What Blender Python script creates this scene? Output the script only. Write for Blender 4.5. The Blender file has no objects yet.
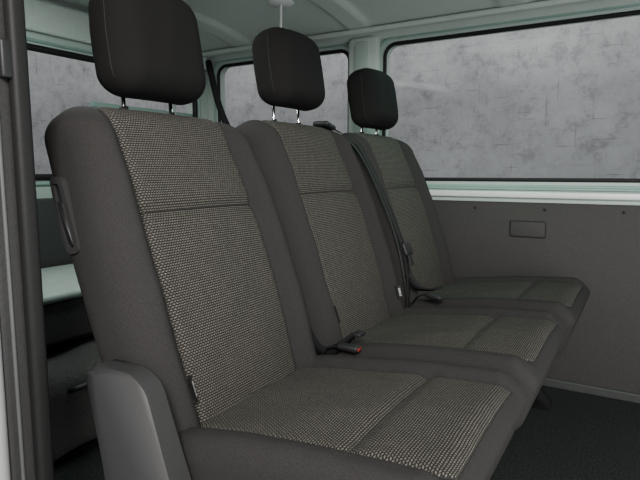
import bpy, bmesh, math, random
from mathutils import Vector, Matrix, noise as mnoise
C = bpy.context.scene.collection
R = math.radians
random.seed(4)

# ---------------------------------------------------------------- materials
def mat(name, col, rough=.6, metal=0, noise=0, nscale=40, bump=0, bscale=300, sheen=0, spec=.4):
    m = bpy.data.materials.new(name); m.use_nodes = True
    nt = m.node_tree; b = nt.nodes['Principled BSDF']
    b.inputs['Base Color'].default_value = (*col, 1)
    b.inputs['Roughness'].default_value = rough
    b.inputs['Metallic'].default_value = metal
    b.inputs['Specular IOR Level'].default_value = spec
    if sheen:
        b.inputs['Sheen Weight'].default_value = sheen
    tc = nt.nodes.new('ShaderNodeTexCoord')
    if noise:
        n = nt.nodes.new('ShaderNodeTexNoise'); n.inputs['Scale'].default_value = nscale; n.inputs['Detail'].default_value = 4
        nt.links.new(tc.outputs['Object'], n.inputs['Vector'])
        r = nt.nodes.new('ShaderNodeValToRGB')
        r.color_ramp.elements[0].position = .3; r.color_ramp.elements[1].position = .7
        r.color_ramp.elements[0].color = (*[c*(1-noise) for c in col], 1)
        r.color_ramp.elements[1].color = (*[min(1, c*(1+noise)) for c in col], 1)
        nt.links.new(n.outputs['Fac'], r.inputs['Fac']); nt.links.new(r.outputs['Color'], b.inputs['Base Color'])
    if bump:
        n2 = nt.nodes.new('ShaderNodeTexNoise'); n2.inputs['Scale'].default_value = bscale; n2.inputs['Detail'].default_value = 2
        nt.links.new(tc.outputs['Object'], n2.inputs['Vector'])
        bp = nt.nodes.new('ShaderNodeBump'); bp.inputs['Strength'].default_value = bump; bp.inputs['Distance'].default_value = .002
        nt.links.new(n2.outputs['Fac'], bp.inputs['Height']); nt.links.new(bp.outputs['Normal'], b.inputs['Normal'])
    return m

def weave(name, c1, c2, dark):
    """rows of slanted light dashes on a dark ground, like a herringbone knit"""
    m = bpy.data.materials.new(name); m.use_nodes = True
    nt = m.node_tree; b = nt.nodes['Principled BSDF']
    b.inputs['Roughness'].default_value = .95; b.inputs['Specular IOR Level'].default_value = .12
    tc = nt.nodes.new('ShaderNodeTexCoord')
    row = .0046
    sx = nt.nodes.new('ShaderNodeSeparateXYZ'); nt.links.new(tc.outputs['UV'], sx.inputs[0])
    pp = nt.nodes.new('ShaderNodeMath'); pp.operation = 'PINGPONG'; pp.inputs[1].default_value = row
    nt.links.new(sx.outputs['Y'], pp.inputs[0])
    ma = nt.nodes.new('ShaderNodeMath'); ma.operation = 'MULTIPLY_ADD'; ma.inputs[1].default_value = .75
    nt.links.new(pp.outputs[0], ma.inputs[0]); nt.links.new(sx.outputs['X'], ma.inputs[2])
    cx = nt.nodes.new('ShaderNodeCombineXYZ'); nt.links.new(ma.outputs[0], cx.inputs['X']); nt.links.new(sx.outputs['Y'], cx.inputs['Y'])
    br = nt.nodes.new('ShaderNodeTexBrick')
    br.offset = .5; br.offset_frequency = 2
    br.inputs['Scale'].default_value = 100
    br.inputs['Brick Width'].default_value = .60
    br.inputs['Row Height'].default_value = row*100
    br.inputs['Mortar Size'].default_value = .135
    br.inputs['Mortar Smooth'].default_value = .45
    br.inputs['Bias'].default_value = -.1
    br.inputs['Color1'].default_value = (*c1, 1); br.inputs['Color2'].default_value = (*c2, 1); br.inputs['Mortar'].default_value = (*dark, 1)
    nt.links.new(cx.outputs[0], br.inputs['Vector'])
    nz = nt.nodes.new('ShaderNodeTexNoise'); nz.inputs['Scale'].default_value = 600; nz.inputs['Detail'].default_value = 1
    nt.links.new(tc.outputs['UV'], nz.inputs['Vector'])
    mp = nt.nodes.new('ShaderNodeMapRange'); mp.inputs['From Min'].default_value = .3; mp.inputs['From Max'].default_value = .7
    mp.inputs['To Min'].default_value = .8; mp.inputs['To Max'].default_value = 1.15
    nt.links.new(nz.outputs['Fac'], mp.inputs['Value'])
    mx = nt.nodes.new('ShaderNodeMix'); mx.data_type = 'RGBA'; mx.blend_type = 'MULTIPLY'; mx.inputs['Factor'].default_value = 1
    nt.links.new(br.outputs['Color'], mx.inputs[6]); nt.links.new(mp.outputs['Result'], mx.inputs[7])
    nt.links.new(mx.outputs[2], b.inputs['Base Color'])
    bp = nt.nodes.new('ShaderNodeBump'); bp.inputs['Strength'].default_value = .15; bp.inputs['Distance'].default_value = .001; bp.invert = True
    nt.links.new(br.outputs['Fac'], bp.inputs['Height']); nt.links.new(bp.outputs['Normal'], b.inputs['Normal'])
    return m

def concrete(name):
    m = bpy.data.materials.new(name); m.use_nodes = True
    nt = m.node_tree; b = nt.nodes['Principled BSDF']; b.inputs['Roughness'].default_value = .9
    tc = nt.nodes.new('ShaderNodeTexCoord')
    def nz(sc, det, rough, scale=(1, 1, 1), rot=(0, 0, 0)):
        mp = nt.nodes.new('ShaderNodeMapping'); mp.inputs['Scale'].default_value = scale; mp.inputs['Rotation'].default_value = rot
        nt.links.new(tc.outputs['Object'], mp.inputs['Vector'])
        n = nt.nodes.new('ShaderNodeTexNoise'); n.inputs['Scale'].default_value = sc; n.inputs['Detail'].default_value = det; n.inputs['Roughness'].default_value = rough
        nt.links.new(mp.outputs['Vector'], n.inputs['Vector']); return n
    def ramp(src, stops):
        r = nt.nodes.new('ShaderNodeValToRGB'); e = r.color_ramp.elements
        e[0].position, e[0].color = stops[0][0], (*stops[0][1], 1); e[1].position, e[1].color = stops[-1][0], (*stops[-1][1], 1)
        for p, c in stops[1:-1]:
            q = e.new(p); q.color = (*c, 1)
        nt.links.new(src.outputs['Fac'], r.inputs['Fac']); return r
    def mul(a, bb, f):
        x = nt.nodes.new('ShaderNodeMix'); x.data_type = 'RGBA'; x.blend_type = 'MULTIPLY'; x.inputs['Factor'].default_value = f
        nt.links.new(a, x.inputs[6]); nt.links.new(bb, x.inputs[7]); return x.outputs[2]
    W = (1, 1, 1)
    a = ramp(nz(1.6, 6, .6), [(.38, (.315, .319, .330)), (.62, (.405, .409, .422))])
    s1 = ramp(nz(9, 14, .82), [(.40, (.56, .56, .57)), (.47, (.86, .86, .865)), (.56, W)])
    s2 = ramp(nz(40, 6, .8), [(.33, (.35, .35, .355)), (.39, W), (1, W)])
    s3 = ramp(nz(5, 5, .6, (18, 18, .7), (0, R(14), 0)), [(.34, (.45, .45, .455)), (.37, W), (1, W)])
    s4 = ramp(nz(4, 4, .6, (.8, .8, 20), (0, R(8), 0)), [(.33, (.5, .5, .505)), (.355, W), (1, W)])
    o = mul(mul(mul(mul(a.outputs[0], s1.outputs[0], .8), s2.outputs[0], .8), s3.outputs[0], .7), s4.outputs[0], .7)
    nt.links.new(o, b.inputs['Base Color'])
    return m

def glass(name):
    m = bpy.data.materials.new(name); m.use_nodes = True
    nt = m.node_tree; nt.nodes.clear()
    o = nt.nodes.new('ShaderNodeOutputMaterial'); t = nt.nodes.new('ShaderNodeBsdfTransparent'); g = nt.nodes.new('ShaderNodeBsdfGlossy')
    t.inputs['Color'].default_value = (.95, .96, .95, 1); g.inputs['Roughness'].default_value = .05
    x = nt.nodes.new('ShaderNodeMixShader'); x.inputs[0].default_value = .008
    nt.links.new(t.outputs[0], x.inputs[1]); nt.links.new(g.outputs[0], x.inputs[2]); nt.links.new(x.outputs[0], o.inputs[0])
    return m

M = dict(
    bolster=mat('bolster_fabric', (.0240, .0226, .0222), .9, noise=.3, nscale=650, bump=.4, bscale=1100, spec=.16),
    head=mat('headrest_fabric', (.0105, .0101, .0101), .95, noise=.2, nscale=700, bump=.2, bscale=1300, spec=.09),
    weave=weave('woven_seat_fabric', (.120, .112, .098), (.086, .080, .071), (.0150, .0142, .0133)),
    seam=mat('seam_thread', (.008, .0078, .0078), .8, noise=.2, nscale=800),
    black=mat('black_plastic', (.010, .010, .011), .5, noise=.1, nscale=200, bump=.1, bscale=700),
    greyp=mat('grey_plastic', (.0265, .0262, .0266), .5, noise=.08, nscale=300, bump=.15, bscale=1200, spec=.35),
    web=mat('belt_webbing', (.015, .015, .0155), .8, noise=.3, nscale=600, bump=.3, bscale=1200, spec=.2),
    webd=mat('dark_belt_webbing', (.0085, .0085, .009), .85, noise=.3, nscale=600, bump=.3, bscale=1200, spec=.12),
    webg=mat('grey_belt_webbing', (.055, .054, .053), .7, noise=.2, nscale=600, bump=.3, bscale=1200),
    red=mat('red_plastic', (.15, .013, .010), .5, noise=.05, nscale=100),
    chrome=mat('chrome', (.8, .8, .8), .12, 1, noise=.02, nscale=20),
    paint=mat('pale_green_paint', (.39, .465, .43), .35, noise=.03, nscale=8),
    teal=mat('teal_edge_paint', (.22, .33, .295), .4, noise=.05, nscale=12),
    silver=mat('silver_sill', (.68, .70, .69), .32, .15, noise=.03, nscale=8),
    ceil=mat('roof_lining', (.48, .54, .505), .8, noise=.04, nscale=60, bump=.1, bscale=500),
    panel=mat('grey_brown_trim', (.0370, .0347, .0340), .65, noise=.25, nscale=300, bump=.5, bscale=500, spec=.26),
    bag=mat('grey_bag_cloth', (.05, .049, .048), .9, noise=.35, nscale=200, bump=.4, bscale=500, spec=.2),
    shelf=mat('pale_shelf_board', (.36, .41, .385), .6, noise=.06, nscale=30),
    carpet=mat('dark_carpet', (.018, .0215, .0198), .98, noise=.55, nscale=160, bump=1, bscale=350, spec=.1),
    rubber=mat('black_rubber', (.010, .010, .010), .6, noise=.15, nscale=200, spec=.25),
    jamb=mat('silver_grey_body', (.35, .35, .35), .4, .2, noise=.05, nscale=10),
    darkjamb=mat('dark_jamb_trim', (.022, .0215, .0215), .6, noise=.15, nscale=150, bump=.3, bscale=400),
    midjamb=mat('grey_jamb_metal', (.09, .09, .092), .45, .2, noise=.06, nscale=30),
    base=mat('grey_floor_strip', (.032, .034, .033), .6, noise=.12, nscale=30),
    darktrim=mat('dark_trim', (.045, .045, .045), .6, noise=.15, nscale=200),
    white=mat('white_print', (.7, .7, .7), .7, noise=.03, nscale=50),
    pale=mat('pale_print', (.45, .45, .45), .8, noise=.03, nscale=50),
    metal=mat('dark_painted_metal', (.007, .007, .0075), .8, 0, noise=.1, nscale=100, spec=.1),
    concrete=concrete('grey_concrete'), glass=glass('window_glass'),
    ground=mat('asphalt', (.25, .25, .25), .95, noise=.3, nscale=30),
)

# ---------------------------------------------------------------- helpers
def link(name, bm, m, parent=None, smooth=True, loc=None):
    bmesh.ops.recalc_face_normals(bm, faces=bm.faces)
    me = bpy.data.meshes.new(name); bm.to_mesh(me); bm.free()
    if smooth:
        for p in me.polygons: p.use_smooth = True
    me.materials.append(M[m])
    o = bpy.data.objects.new(name, me); C.objects.link(o)
    if parent: o.parent = parent
    if loc: o.location = loc
    return o
def tag(o, label=None, cat=None, group=None, kind=None):
    if label: o['label'] = label
    if cat: o['category'] = cat
    if group: o['group'] = group
    if kind: o['kind'] = kind
    return o
def empty(name, loc):
    e = bpy.data.objects.new(name, None); C.objects.link(e); e.location = loc; e.empty_display_size = .1
    return e
def sm(a, b, x):
    t = max(0, min(1, (x-a)/(b-a))); return t*t*(3-2*t)
def rnd(p, h, r):
    q = [max(-(h[i]-r[i]), min(h[i]-r[i], p[i])) for i in range(3)]
    d = [(p[i]-q[i])/r[i] for i in range(3)]
    l = math.sqrt(sum(c*c for c in d))
    if l < 1e-9: return p
    return tuple(q[i]+r[i]*d[i]/l for i in range(3))
def rbox(h, r, n, f=lambda a, b, c: (a, b, c), bm=None):
    bm = bm or bmesh.new(); cache = {}
    def V(i, j, k):
        key = (i, j, k)
        if key not in cache:
            p = [h[a]*(2*key[a]/n[a]-1) for a in range(3)]
            cache[key] = bm.verts.new(f(*rnd(p, h, r)))
        return cache[key]
    for ax in range(3):
        b, c = (ax+1) % 3, (ax+2) % 3
        for side in (0, n[ax]):
            for i in range(n[b]):
                for j in range(n[c]):
                    vs = []
                    for (di, dj) in ((0, 0), (1, 0), (1, 1), (0, 1)):
                        k = [0, 0, 0]; k[ax] = side; k[b] = i+di; k[c] = j+dj; vs.append(V(*k))
                    bm.faces.new(vs)
    return bm
def box(bm, x0, x1, y0, y1, z0, z1):
    v = [bm.verts.new((x, y, z)) for x in (x0, x1) for y in (y0, y1) for z in (z0, z1)]
    for f in ((0, 1, 3, 2), (4, 6, 7, 5), (0, 4, 5, 1), (2, 3, 7, 6), (0, 2, 6, 4), (1, 5, 7, 3)):
        bm.faces.new([v[i] for i in f])
def softbox(x0, x1, y0, y1, z0, z1, r=.01, n=6, bm=None):
    h = ((x1-x0)/2, (y1-y0)/2, (z1-z0)/2)
    rr = tuple(min(r, .98*a) for a in h)
    bm = bm or bmesh.new(); b2 = bmesh.new()
    box(b2, x0, x1, y0, y1, z0, z1)
    bmesh.ops.bevel(b2, geom=list(b2.edges), offset=min(rr), segments=4, affect='EDGES', profile=.5)
    me = bpy.data.meshes.new('t'); b2.to_mesh(me); b2.free(); bm.from_mesh(me); bpy.data.meshes.remove(me)
    return bm
def tube(pts, r, bm=None, seg=10, closed=False):
    bm = bm or bmesh.new(); pts = [Vector(p) for p in pts]; N = len(pts); rings = []
    prev = None
    for i, p in enumerate(pts):
        if closed: t = pts[(i+1) % N]-pts[i-1]
        else: t = pts[min(i+1, N-1)]-pts[max(i-1, 0)]
        t.normalize()
        if prev is None:
            a = t.orthogonal().normalized()
        else:
            a = prev-t*prev.dot(t); a.normalize()
        prev = a; b = t.cross(a)
        rr = r(i/(N-1)) if callable(r) else r
        rings.append([bm.verts.new(p+(a*math.cos(2*math.pi*k/seg)+b*math.sin(2*math.pi*k/seg))*rr) for k in range(seg)])
    for i in range(N if closed else N-1):
        A, B = rings[i], rings[(i+1) % N]
        for k in range(seg): bm.faces.new((A[k], A[(k+1) % seg], B[(k+1) % seg], B[k]))
    if not closed:
        bm.faces.new(rings[0]); bm.faces.new(rings[-1])
    return bm
def spline(pts, n=8):
    P = [Vector(p) for p in pts]; P = [P[0]*2-P[1]]+P+[P[-1]*2-P[-2]]; out = []
    for i in range(1, len(P)-2):
        for k in range(n):
            t = k/n
            out.append(.5*((2*P[i])+(P[i+1]-P[i-1])*t+(2*P[i-1]-5*P[i]+4*P[i+1]-P[i+2])*t*t+(-P[i-1]+3*P[i]-3*P[i+1]+P[i+2])*t**3))
    out.append(P[-2]); return out
def ribbon(pts, wdir, w, th=.0016, bm=None):
    bm = bm or bmesh.new(); N = len(pts); rows = []
    for i, p in enumerate(pts):
        p = Vector(p); t = (Vector(pts[min(i+1, N-1)])-Vector(pts[max(i-1, 0)])).normalized()
        d = wdir(i/(N-1)) if callable(wdir) else Vector(wdir)
        d = (d-t*d.dot(t)).normalized(); nn = t.cross(d)
        rows.append([bm.verts.new(p+d*a*w/2+nn*b*th/2) for a, b in ((-1, -1), (1, -1), (1, 1), (-1, 1))])
    for i in range(N-1):
        for k in range(4): bm.faces.new((rows[i][k], rows[i][(k+1) % 4], rows[i+1][(k+1) % 4], rows[i+1][k]))
    bm.faces.new(rows[0]); bm.faces.new(rows[-1])
    return bm
def prism(pts, fmap, d0, d1, bev=.004, seg=3):
    bm = bmesh.new()
    a = [bm.verts.new(fmap(p, d0)) for p in pts]; b = [bm.verts.new(fmap(p, d1)) for p in pts]; n = len(pts)
    fa = bm.faces.new(a); fb = bm.faces.new(b)
    for i in range(n): bm.faces.new((a[i], a[(i+1) % n], b[(i+1) % n], b[i]))
    if bev:
        rim = set(fa.edges) | set(fb.edges)
        bmesh.ops.bevel(bm, geom=list(rim), offset=bev, segments=seg, affect='EDGES', profile=.5, clamp_overlap=True)
    return bm
def rrect(u0, u1, v0, v1, r, n=6):
    out = []
    for cx, cy, a0 in ((u1-r, v1-r, 0), (u0+r, v1-r, 90), (u0+r, v0+r, 180), (u1-r, v0+r, 270)):
        for k in range(n+1):
            a = R(a0+90*k/n); out.append((cx+r*math.cos(a), cy+r*math.sin(a)))
    return out
def roundpoly(pts, r, n=5):
    out = []; N = len(pts)
    for i in range(N):
        p = Vector(pts[i]); a = (Vector(pts[i-1])-p); b = (Vector(pts[(i+1) % N])-p)
        rr = min(r, a.length*.45, b.length*.45); A = p+a.normalized()*rr; B = p+b.normalized()*rr
        for k in range(n+1):
            t = k/n; out.append(tuple(A*(1-t)**2+p*2*t*(1-t)+B*t*t))
    return out
def holed(outer, holes, fmap, th):
    bm = bmesh.new(); edges = []
    for loop in [outer]+holes:
        vs = [bm.verts.new((u, v, 0)) for u, v in loop]
        edges += [bm.edges.new((vs[i], vs[(i+1) % len(vs)])) for i in range(len(vs))]
    bmesh.ops.triangle_fill(bm, use_beauty=True, use_dissolve=False, edges=edges)
    faces = [f for f in bm.faces]
    ex = bmesh.ops.extrude_face_region(bm, geom=faces)
    nv = [g for g in ex['geom'] if isinstance(g, bmesh.types.BMVert)]
    for v in nv: v.co.z = 1
    for v in bm.verts: v.co = fmap(v.co.x, v.co.y, th*v.co.z)
    return bm

# ---------------------------------------------------------------- seat
OX = -.45                       # x of the seat empties
HW, L, T, REC = .243, .683, .125, R(20.5)
BX, BZ, S0 = -.632, .365, -.06
WP = .160
SEAM = .402
def crease(w, s):
    return .0028*mnoise.noise(Vector((w*9, s*7, .3)))+.0012*mnoise.noise(Vector((w*26, s*18, 2.3)))
def back_def(pn, pw, ps):
    n = pn-T/2; s = ps+L/2+S0; w = pw
    fw = max(0, min(1, (n+T*.7)/(T*.7)))
    aw = abs(w)
    up = 1-sm(.54, .62, s)
    d = .028*sm(.150, .198, aw)*up + .014*math.sin(math.pi*max(0, min(1, s/.62)))
    pk = 1+.15*math.sin(s*190)*math.sin(s*67+1)
    d -= .009*pk*math.exp(-((aw-WP)/.009)**2)
    if aw < WP+.01: d -= .008*math.exp(-((s-SEAM)/.014)**2)
    if aw < WP: d += .006*math.cos(w/WP*math.pi/2)          # crown of the padded insert
    d += crease(w, s)*(1.7 if aw > WP else 1)
    n += fw*d
    w *= 1-.05*sm(.35, .6, s)-.03*sm(.25, 0, s)
    x = BX - s*math.sin(REC) + n*math.cos(REC)
    z = BZ + s*math.cos(REC) + n*math.sin(REC)
    return Vector((x-OX, w, z))
BH = (T/2, HW, L/2); BR = (.052, .058, .052)
def back_surf(w, t):            # t runs up the front face, then over the top
    top = L/2
    s = t-S0-L/2
    p = (T/2, w, s) if s <= top else (T/2-(s-top), w, top)
    return back_def(*rnd(p, BH, BR))

LC, TC, TILT = .530, .15, R(6.8)
CX, CZ = -.70, .375
CE = LC-.006                    # front end of the woven panel, on the roll
WC = .176
def cush_def(pc, pw, pn):
    c = pc+LC/2; n = pn-TC/2; w = pw; aw = abs(w)
    fw = max(0, min(1, (n+TC*.7)/(TC*.7)))
    fr = 1-sm(.48, .53, c)
    d = .017*sm(.165, .20, aw)*fr + .010*math.sin(math.pi*max(0, min(1, c/.5)))
    d -= .008*(1+.15*math.sin(c*190)*math.sin(c*67+1))*math.exp(-((aw-WC)/.009)**2)*fr
    if aw < WC+.01:
        d -= .007*math.exp(-((c-.36)/.014)**2)
        d -= .004*math.exp(-((c-CE)/.007)**2)
    if aw < WC: d += .005*math.cos(w/WC*math.pi/2)*fr
    d += crease(w, c+3)*1.5
    n += fw*d
    if n < -.04: c -= .45*(-.04-n)*sm(.3, .5, c)
    x = CX + c*math.cos(TILT) - n*math.sin(TILT); z = CZ + c*math.sin(TILT) + n*math.cos(TILT)
    return Vector((x-OX, w, z))
CH = (LC/2, .240, TC/2); CR = (.046, .030, .036)
def cush_surf(w, t):
    w = w*(1-.07*sm(CE-.06, CE, t)**2)
    c = t-LC/2
    p = (c, w, TC/2) if t <= LC else (LC/2, w, TC/2-(t-LC))
    return cush_def(*rnd(p, CH, CR))

def patch(surf, w0, w1, t0, t1, nw, nt, off=.003, edge=True):
    bm = bmesh.new(); uv = bm.loops.layers.uv.new('UVMap'); g = []; co = {}
    e = .002
    for i in range(nw+1):
        row = []
        for j in range(nt+1):
            w = w0+(w1-w0)*i/nw; t = t0+(t1-t0)*j/nt
            p = surf(w, t); du = surf(w+e, t)-surf(w-e, t); dv = surf(w, t+e)-surf(w, t-e)
            nn = du.cross(dv).normalized()
            if nn.dot(Vector((1, 0, .6))) < 0: nn = -nn
            o = off
            if edge and (i in (0, nw) or j in (0, nt)): o = -.001
            v = bm.verts.new(p+nn*o); co[v] = (w, t); row.append(v)
        g.append(row)
    for i in range(nw):
        for j in range(nt):
            f = bm.faces.new((g[i][j], g[i+1][j], g[i+1][j+1], g[i][j+1]))
            for lp in f.loops: lp[uv].uv = co[lp.vert]
    return bm
def seamline(surf, pts, r=.0015, off=.001, bm=None):
    out = []
    for (w, t) in pts:
        p = surf(w, t); e = .002
        nn = (surf(w+e, t)-surf(w-e, t)).cross(surf(w, t+e)-surf(w, t-e)).normalized()
        if nn.dot(Vector((1, 0, .6))) < 0: nn = -nn
        out.append(p+nn*off)
    return tube(out, r, bm, 6)
def make_tag(parent, w0, w1, t0, t1):
    """small cloth flag standing off the seam"""
    def plane(u, v, o):
        a = back_surf(w0, t0+(t1-t0)*v); b = back_surf(w1, t0+(t1-t0)*v)
        return a.lerp(b, u)+Vector((math.cos(REC), 0, math.sin(REC)))*(.009+o)
    def quad(bm, u0, u1, v0, v1, o, th):
        A = [bm.verts.new(plane(u, v, o)) for u, v in ((u0, v0), (u1, v0), (u1, v1), (u0, v1))]
        B = [bm.verts.new(plane(u, v, o+th)) for u, v in ((u0, v0), (u1, v0), (u1, v1), (u0, v1))]
        bm.faces.new(A); bm.faces.new(B)
        for k in range(4): bm.faces.new((A[k], A[(k+1) % 4], B[(k+1) % 4], B[k]))
    bm = bmesh.new(); quad(bm, 0, 1, 0, 1, -.006, .006)
    link('care_tag', bm, 'black', parent, smooth=False)
    bm = bmesh.new()
    for a, b, c, d in ((.28, .42, .2, .8), (.56, .70, .35, .8), (.56, .70, .15, .27)): quad(bm, a, b, c, d, .0, .0004)
    link('tag_print', bm, 'pale', parent, smooth=False)

HC = 1.072                      # height of the headrest centre
def make_seat():
    root = empty('van_seat', (OX, 0, 0))
    b = link('backrest', rbox(BH, BR, (14, 96, 120), back_def), 'bolster', root)
    link('backrest_panel', patch(back_surf, -WP, WP, .0, L+S0+.03, 70, 160), 'weave', b)
    for sg in (-1, 1):
        link('piping', seamline(back_surf, [(sg*WP, t*(L+S0+.03)/100) for t in range(101)]), 'seam', b)
    link('cross_seam', seamline(back_surf, [(-WP+2*WP*k/40, SEAM) for k in range(41)], r=.0011, off=.0031), 'seam', b)
    make_tag(b, -.172, -.154, .062, .106)
    c = link('cushion', rbox(CH, CR, (110, 96, 20), cush_def), 'bolster', root)
    link('cushion_panel', patch(cush_surf, -WC, WC, .03, CE, 76, 140), 'weave', c)
    for sg in (-1, 1): link('piping', seamline(cush_surf, [(sg*WC, .03+(CE-.03)*k/90) for k in range(91)]), 'seam', c)
    for cc, of in ((.36, .0031), (CE, .002)): link('cross_seam', seamline(cush_surf, [(-WC+2*WC*k/40, cc) for k in range(41)], r=.0011, off=of), 'seam', c)
    # headrest
    hh = (.060, .121, .107)
    hr = (.054, .052, .048)
    def hd(a, w, s):
        s2 = (s+hh[2])/(2*hh[2])
        w *= 1-.05*sm(.4, 1, s2)
        a *= 1-.06*(1-s2)
        a += .012*math.cos(w/.122*1.4)
        s += .006*math.cos(w/.122*1.5)*sm(.6, 1, s2)
        a += 1.3*crease(w, s+7)
        th = R(9)
        return Vector((-.893-OX+a*math.cos(th)-s*math.sin(th), w, HC+s*math.cos(th)+a*math.sin(th)))
    h = link('headrest', rbox(hh, hr, (20, 52, 46), hd), 'head', root)
    def side(sg, k):            # seam round the side gusset
        p = rnd((hh[0]*.35, sg*hh[1], -hh[2]*.8+1.6*hh[2]*k/24), hh, hr); q = hd(*p); return q
    for sg in (-1, 1):
        link('piping', tube([side(sg, k) for k in range(25)], .0012, seg=6), 'seam', h)
    for sg in (-1, 1):
        link('post', tube([(-.892-OX, sg*.062, .86), (-.899-OX, sg*.062, .93), (-.903-OX, sg*.062, 1.03)], .0045, seg=14), 'chrome', h)
    for sg in (-1, 1):
        link('post_sleeve', tube([(-.896-OX, sg*.062, .92), (-.9-OX, sg*.062, .944)], .009, seg=16), 'black', root)
    # base frame: cross rails and legs
    bm = bmesh.new()
    for x in (-.62, -.38): softbox(x-.02-OX, x+.02-OX, -.23, .23, .205, .235, .005, bm=bm)
    for y in (-.16, .16): softbox(-.66-OX, -.36-OX, y-.02, y+.02, .185, .21, .005, bm=bm)
    link('base_frame', bm, 'metal', root)
    for y in (-.16, .16):
        for x in (-.62, -.45):
            bm = tube([(x-OX, y, .2), (x-OX+.02, y, .1), (x-OX+.03, y, .012)], .017, seg=12)
            softbox(x-OX-.015, x-OX+.085, y-.028, y+.028, .0, .018, .006, bm=bm)
            link('leg', bm, 'metal', root)
    return root
def copy_tree(o, parent=None):
    c = o.copy(); C.objects.link(c)
    if parent: c.parent = parent
    for ch in list(o.children): copy_tree(ch, c)
    return c
YS = (.815, 1.315, 1.828)
near = make_seat()
mid = copy_tree(near); far = copy_tree(near)
BU = {near.name: .003, mid.name: .019, far.name: .018}      # the two far backrests stand a little higher
for o, y, dz, dy, sc in ((near, YS[0], -.003, -.008, 1), (mid, YS[1], .026, -.004, .95), (far, YS[2], .005, .024, .95)):
    o.location = (OX, y, 0); bu = BU[o.name]
    for ch in o.children:
        if ch.name.startswith('headrest'):
            ch.location = (0, dy, dz+HC*(1-sc)); ch.scale = (1, 1, sc)
        if ch.name.startswith('post_sleeve'): ch.location = (0, dy, bu)
        if ch.name.startswith('backrest'): ch.location = (0, 0, bu)
        if o is far and ch.name.startswith('cushion'): ch.location = (.018, .012, .008)
        if o is mid and ch.name.startswith('cushion'): ch.location = (.008, 0, .004)
        if o is mid and ch.name.startswith('backrest'): make_tag(ch, .182, .196, .052, .090)
G = 'three seats of the van bench row'
tag(near, 'large nearest grey seat beside the door seal, with plastic side shield and recline handle', 'seat', G)
tag(mid, 'middle grey seat of the row, headrest raised highest, between the two others', 'seat', G)
tag(far, 'farthest grey seat of the row, next to the side wall below the window', 'seat', G)

# seat extras
fm = lambda p, d: (p[0]-OX, d, p[1])
sh = roundpoly([(-.755, .49), (-.740, .518), (-.650, .520), (-.618, .50), (-.558, .34), (-.530, .2), (-.67, .2), (-.712, .33)], .028)
bm = prism(sh, fm, -.288, -.252, .013, 6)
for v in bm.verts:              # the shell flares outwards at its foot
    if v.co.y < -.262: v.co.y -= .014*sm(.42, .2, v.co.z)
shield = link('side_shield', bm, 'greyp', near)
tag(shield, 'grey moulded plastic side shield')
hb = [(-.885, .812), (-.852, .812), (-.820, .715), (-.812, .685), (-.845, .680), (-.862, .72)]
hin = roundpoly([(-.876, .800), (-.859, .800), (-.832, .713), (-.824, .693), (-.840, .690), (-.854, .724)], .008)
handle = link('recline_handle', holed(roundpoly(hb, .013), [hin[::-1]], lambda u, v, d: (u-OX, -.247+d, v), .012), 'greyp', near, smooth=False)
hb2 = [(-.872, .770), (-.852, .770), (-.834, .715), (-.828, .697), (-.839, .694), (-.852, .725)]
link('lever', prism(roundpoly(hb2, .006), fm, -.246, -.238, .003, 3), 'black', handle)
link('slot_floor', prism(hin, fm, -.2415, -.236, 0), 'black', handle, smooth=False)
br_ = roundpoly([(-.42, .215), (-.36, .215), (-.30, .10), (-.245, .03), (-.245, .0), (-.33, .0), (-.35, .08)], .012)
link('floor_bracket', prism(br_, fm, .12, .15, .004, 2), 'metal', far)

# ---------------------------------------------------------------- belts
def back_world(y, s, off):
    return Vector((BX - s*math.sin(REC)+off*math.cos(REC), y, BZ+.018+s*math.cos(REC)+off*math.sin(REC)))
O_ = Vector((-.86, 1.53, .94))
belt = empty('seat_belt', O_)
def lp(p): return Vector(p)-O_
g = softbox(-.918, -.862, 1.478, 1.538, .958, .974, .007)
for v in g.verts:
    v.co = Matrix.Rotation(R(-14), 3, 'X') @ (v.co-Vector((-.89, 1.5, .965))) + Vector((-.89, 1.5, .965))
    v.co = lp(v.co)
link('belt_guide', g, 'black', belt)
pts = spline([lp((-.885, 1.530, .962)), lp((-.852, 1.536, .945)), lp(back_world(1.542, .55, .036)), lp(back_world(1.550, .40, .060)), lp(back_world(1.557, .20, .070)),
              lp(back_world(1.565, .10, .048)), lp((-.622, 1.572, .41)), lp((-.62, 1.572, .34))], 8)
link('webbing', ribbon(pts, (-.2, 1, .0), .046, .0012), 'web', belt)
pts = spline([lp((-.895, 1.555, .945)), lp(back_world(1.574, .55, .008)), lp(back_world(1.583, .40, .034)), lp(back_world(1.587, .2, .040)), lp((-.62, 1.58, .37))], 8)
link('lower_webbing', ribbon(pts, (-.2, 1, .1), .018, .0012), 'webg', belt)
pts = spline([lp(back_world(1.568, .11, .05)), lp((-.60, 1.59, .463)), lp((-.575, 1.62, .452)), lp((-.555, 1.655, .449)), lp((-.575, 1.69, .446)), lp((-.62, 1.70, .43))], 8)
link('loose_webbing', ribbon(pts, (.8, .1, .25), .026, .0012), 'web', belt)
p = back_world(1.560, .190, .078)
bm = softbox(-.006, .006, -.026, .026, -.022, .018, .005)
softbox(-.002, .002, -.012, .012, -.055, -.018, .0012, bm=bm)
for v in bm.verts:
    v.co = lp(Matrix.Rotation(-REC, 3, 'Y') @ v.co + p)
link('tongue', bm, 'black', belt)
tag(belt, 'black seat belt hanging down between middle and farthest backrest', 'seat belt')

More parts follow.
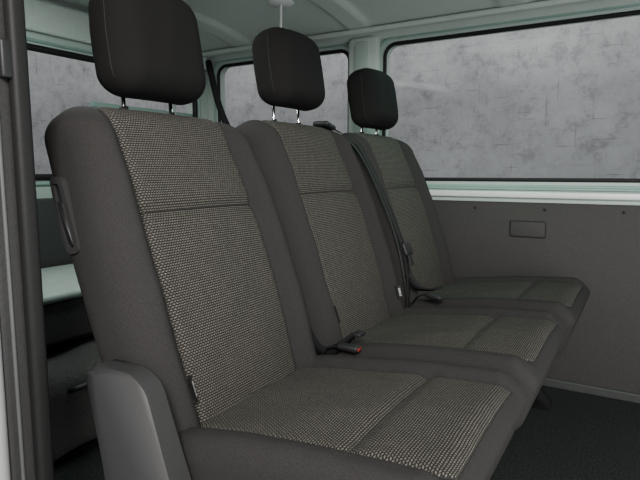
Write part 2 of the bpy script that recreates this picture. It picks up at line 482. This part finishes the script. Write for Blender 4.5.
def buckle(loc, rz, ry, label, strap, bmat):
    e = empty('belt_buckle', loc); e.rotation_euler = (0, ry, rz)
    link('housing', softbox(-.005, .046, -.012, .012, -.007, .007, .005), 'black', e)
    link('button', softbox(.038, .050, -.008, .008, -.0035, .0035, .002), bmat, e)
    link('stalk', ribbon(spline(strap, 6), (0, 1, 0), .018, .002), 'webd', e)
    tag(e, label, 'buckle', 'seat belt buckles'); return e
buckle((-.585, 1.065, .424), R(3), R(2), 'black buckle with red button between nearest and middle cushion', [(0, 0, 0), (-.03, 0, -.01), (-.05, 0, -.04)], 'red')
buckle((-.560, 1.574, .446), R(-6), R(6), 'all black buckle between middle and farthest cushion', [(0, 0, 0), (-.03, 0, -.01), (-.05, 0, -.04)], 'black')

strap = empty('lap_strap', (-.62, 1.07, .40))
q = lambda x, y, z: Vector((x+.62, y-1.07, z-.40))
link('webbing', ribbon(spline([q(-.715, 1.066, .53), q(-.672, 1.066, .44), q(-.640, 1.068, .404), q(-.61, 1.074, .406), q(-.585, 1.085, .426), q(-.57, 1.100, .442)], 8), lambda t: Vector((.7-.4*t, .1, .7)), .024, .0012), 'webd', strap)
link('strap_tongue', softbox(.045, .068, .028, .060, .038, .047, .003), 'black', strap)
tag(strap, 'short dark lap strap tucked between nearest and middle seat', 'seat belt')

# ---------------------------------------------------------------- van shell
YW, XR, ZC = 2.2, -2.0, 1.46
W1 = (-1.0, .78, .79, 1.355); W2 = (-1.93, -1.17, .79, 1.355); W3 = (.62, 2.1, .80, 1.28)
fl = lambda u, v, d: (u, YW+d, v)
wl = link('wall_left', holed([(XR-.05, -.02), (1.3, -.02), (1.3, 1.46), (XR-.05, 1.46)], [rrect(*W1, .05)[::-1], rrect(*W2, .05)[::-1]], fl, .05), 'paint', smooth=False); tag(wl, kind='structure')
frr = lambda u, v, d: (XR-d, u, v)
wr = link('wall_rear', holed([(.44, -.02), (YW, -.02), (YW, 1.46), (.44, 1.46)], [rrect(*W3, .06)[::-1]], frr, .05), 'paint', smooth=False); tag(wr, kind='structure')
for i, (w, f) in enumerate(((W1, fl), (W2, fl), (W3, frr))):
    loop = rrect(*w, .05)
    bm = bmesh.new(); bm.faces.new([bm.verts.new(f(u, v, .03)) for u, v in loop])
    wo = link('window_%d' % (i+1), bm, 'glass', smooth=False); tag(wo, kind='structure')
    link('window_frame', tube([f(u, v, .002) for u, v in loop], .008 if i < 2 else .013, closed=True), 'rubber', wo)
    lo2 = rrect(w[0]-.026, w[1]+.026, w[2]-.026, w[3]+.026, .065)
    link('flange', tube([f(u, v, -.001) for u, v in lo2], .007, closed=True), 'teal', wo)
    if i == 2:      # bars across the tailgate window
        link('glazing_bar', softbox(XR-.028, XR-.006, 1.50, 2.09, 1.088, 1.112, .006), 'teal', wo)
        link('glazing_post', softbox(XR-.03, XR-.004, 1.94, 1.975, .80, 1.28, .006), 'paint', wo)
# ceiling with a coved edge to the left wall
bm = bmesh.new(); prof = [(.42, 1.43), (.55, 1.455), (.8, 1.47), (1.3, 1.475), (1.75, 1.468), (1.95, 1.452), (2.07, 1.43), (2.15, 1.405), (2.205, 1.375)]
prof = [tuple(v) for v in [(p.x, p.y) for p in spline([(a, b, 0) for a, b in prof], 4)]]
def rib(x):
    d = abs(((x+1.08+.31) % .62)-.31)
    return -.016*(1-sm(.045, .06, d))
xs = [-2.05+k*.0125 for k in range(269)]
g = [[bm.verts.new((x, y, z+rib(x)*sm(2.2, 2.0, y)*sm(.45, .6, y))) for y, z in prof] for x in xs]
g2 = [[bm.verts.new((x, y, z+.02)) for y, z in prof] for x in xs]
for G_ in (g, g2):
    for i in range(len(G_)-1):
        for j in range(len(prof)-1): bm.faces.new((G_[i][j], G_[i+1][j], G_[i+1][j+1], G_[i][j+1]))
for i in range(len(g)-1):
    for j in (0, len(prof)-1): bm.faces.new((g[i][j], g[i+1][j], g2[i+1][j], g2[i][j]))
ce = link('ceiling', bm, 'ceil'); tag(ce, kind='structure')
rail = link('trim_9', softbox(-1.96, 1.28, 2.10, 2.135, 1.392, 1.412, .008), 'ceil', smooth=False); tag(rail, kind='structure')
bm = bmesh.new(); box(bm, XR-.05, 1.3, .42, YW+.05, -.05, 0)
tag(link('floor', bm, 'carpet', smooth=False), kind='structure')
# pillar covers, lower trims
pil = link('trim_1', prism(rrect(-1.155, -1.02, .72, 1.39, .02), lambda p, d: (p[0], d, p[1]), YW-.035, YW+.002, .008, 3), 'ceil'); tag(pil, kind='structure')
link('pillar_inset', prism(rrect(-1.125, -1.055, .80, 1.37, .015), lambda p, d: (p[0], d, p[1]), YW-.042, YW-.03, .004, 2), 'paint', pil)
tr = link('trim_2', prism([(-1.98, .03), (1.28, .03), (1.28, .705), (-1.98, .705)], lambda p, d: (p[0], d, p[1]), YW-.014, YW+.002, .005, 3), 'panel'); tag(tr, kind='structure')
fx, fz = -.389, .603
bm = tube([(u, YW-.014, v) for u, v in rrect(fx-.066, fx+.066, fz-.031, fz+.031, .008)], .0018, closed=True)
link('panel_groove', bm, 'black', tr)
link('panel_cover', softbox(fx-.063, fx+.063, YW-.020, YW-.01, fz-.029, fz+.029, .004), 'panel', tr)
link('sill_ledge', softbox(-1.98, 1.28, YW-.024, YW+.002, .722, .746, .006), 'silver', tr)
link('sill_lip', softbox(-1.98, 1.28, YW-.012, YW+.002, .752, .760, .003), 'teal', tr)
for k in range(7):
    x = -.85+.26*k
    bm = tube([(x, YW-.013, .68), (x, YW-.017, .68)], .005, seg=14); link('clip', bm, 'black', tr)
bb = link('baseboard_left', softbox(-1.98, 1.28, YW-.026, YW+.002, 0, .035, .006), 'base', smooth=False); tag(bb, kind='structure')
# rear header / lower tailgate trim, D-pillar
tt = link('trim_3', softbox(XR-.002, XR+.03, .46, 2.17, 1.335, 1.45, .01), 'ceil', smooth=False); tag(tt, kind='structure')
tl = link('trim_4', softbox(XR-.002, XR+.02, .46, 2.17, .03, .72, .01), 'darktrim', smooth=False); tag(tl, kind='structure')
dp = link('trim_5', tube(spline([(-1.965, 2.165, 1.38), (-1.90, 2.17, 1.15), (-1.80, 2.175, .95), (-1.72, 2.175, .78)], 6), .016, seg=12), 'rubber'); tag(dp, kind='structure')
# right side wall (door jamb) with rubber seal
bm = softbox(-2.02, -.85, .435, .475, -.05, 1.46, .012)
wj = link('wall_right', bm, 'darkjamb', smooth=False); tag(wj, kind='structure')
jt = link('trim_8', softbox(-.875, -.818, .434, .494, -.05, 1.46, .008), 'darkjamb', smooth=False); tag(jt, kind='structure')
link('metal_flange', softbox(-.822, -.815, .449, .455, -.05, 1.46, .0025), 'midjamb', jt)
link('latch', softbox(-.822, -.804, .456, .476, .955, 1.01, .004), 'black', jt)
bm = tube([(-.826, .4175+.004*math.sin(z/14*math.pi), z/10-.04) for z in range(0, 16)], .0145, seg=18)
je = link('trim_10', bm, 'jamb'); tag(je, kind='structure')
bm = softbox(-.822, -.800, .470, .496, -.04, 1.42, .008)
sl = link('trim_6', bm, 'rubber'); tag(sl, kind='structure')
# inside lining of the right wall
rl = link('trim_7', softbox(-2.0, -.88, .478, .505, .02, .78, .008), 'panel', smooth=False); tag(rl, kind='structure')

# ceiling hook
hk = empty('ceiling_hook', (-1.257, 1.80, 1.468))
bm = tube([(0, 0, .004), (0, 0, -.004), (0, 0, -.010)], lambda t: .056-.012*t, seg=28); link('base_plate', bm, 'white', hk)
link('stem', tube(spline([(0, 0, -.008), (0, 0, -.06), (0, 0, -.10), (.012, 0, -.115), (.024, 0, -.10)], 5), .005, seg=10), 'white', hk)
tag(hk, 'small white hook on a round plate under the roof lining', 'hook')

# cargo behind the seats
cs = empty('cargo_shelf', (-1.72, 1.2, 0))
link('shelf_top', softbox(-.24, .22, -.62, .8, .43, .458, .012), 'shelf', cs)
link('fascia', softbox(.17, .205, -.60, .78, .30, .432, .012), 'bag', cs)
for y in (-.58, .74): link('support', softbox(-.2, .165, y, y+.03, 0, .432, .006), 'greyp', cs)
tag(cs, 'pale green topped cargo shelf with grey front behind the nearest seat', 'shelf')
cb = empty('storage_bag', (-1.50, 1.02, 0))
link('bag_body', rbox((.14, .30, .13), (.06, .07, .06), (12, 20, 12), lambda a, b, c: (a, b, c*(1+.06*math.sin(b*22))+.135)), 'bag', cb)
link('strap', tube(spline([(.12, -.12, .2), (.165, -.10, .22), (.165, .10, .22), (.12, .12, .2)], 6), .008), 'black', cb)
tag(cb, 'soft grey brown bag stowed under the cargo shelf', 'bag')

# outside
bm = bmesh.new(); box(bm, -6, 6, 3.4, 3.5, -.45, 4); box(bm, -4.1, -4, -4, 3.4, -.45, 4)
tag(link('wall_outside', bm, 'concrete', smooth=False), kind='structure')
bm = bmesh.new(); box(bm, -8, 8, -8, 5, -.5, -.45)
tag(link('ground', bm, 'ground', smooth=False), kind='structure')

# ---------------------------------------------------------------- light, camera
w = bpy.data.worlds.new('World'); bpy.context.scene.world = w; w.use_nodes = True
w.node_tree.nodes['Background'].inputs['Color'].default_value = (.98, .99, 1, 1)
w.node_tree.nodes['Background'].inputs['Strength'].default_value = 1.45
def area(name, loc, target, size, power, col=(1, 1, 1)):
    l = bpy.data.lights.new(name, 'AREA'); l.size = size; l.energy = power; l.color = col
    o = bpy.data.objects.new(name, l); C.objects.link(o); o.location = loc
    o.rotation_euler = (Vector(target)-Vector(loc)).to_track_quat('-Z', 'Y').to_euler()
area('door_light', (.55, -.85, 1.7), (-.65, .9, .6), .55, 88, (1, .965, .92))
area('green_tint_fill', (-.55, 1.95, 1.36), (-.5, 1.8, 0), .35, 2.2, (.50, 1, .76))  # added fill, no lamp in the roof; tints the far seats green
area('ceiling_fill', (.75, .9, .25), (-1.0, 1.6, 1.5), .9, 14, (.95, 1, .97))  # added unseen lamp aimed upwards to brighten the roof lining
area('cargo_fill', (-1.35, 1.0, 1.38), (-1.6, 1.0, 0), .4, 7, (.88, 1, .94))  # added fill over the cargo area, brightens shelf and bag; no real fitting
cam = bpy.data.cameras.new('Camera'); cam.lens = 30.7; cam.sensor_width = 36; cam.clip_start = .02
co = bpy.data.objects.new('Camera', cam); C.objects.link(co)
co.location = (0, 0, .82); co.rotation_euler = (R(90-7.1), 0, R(31))
bpy.context.scene.camera = co
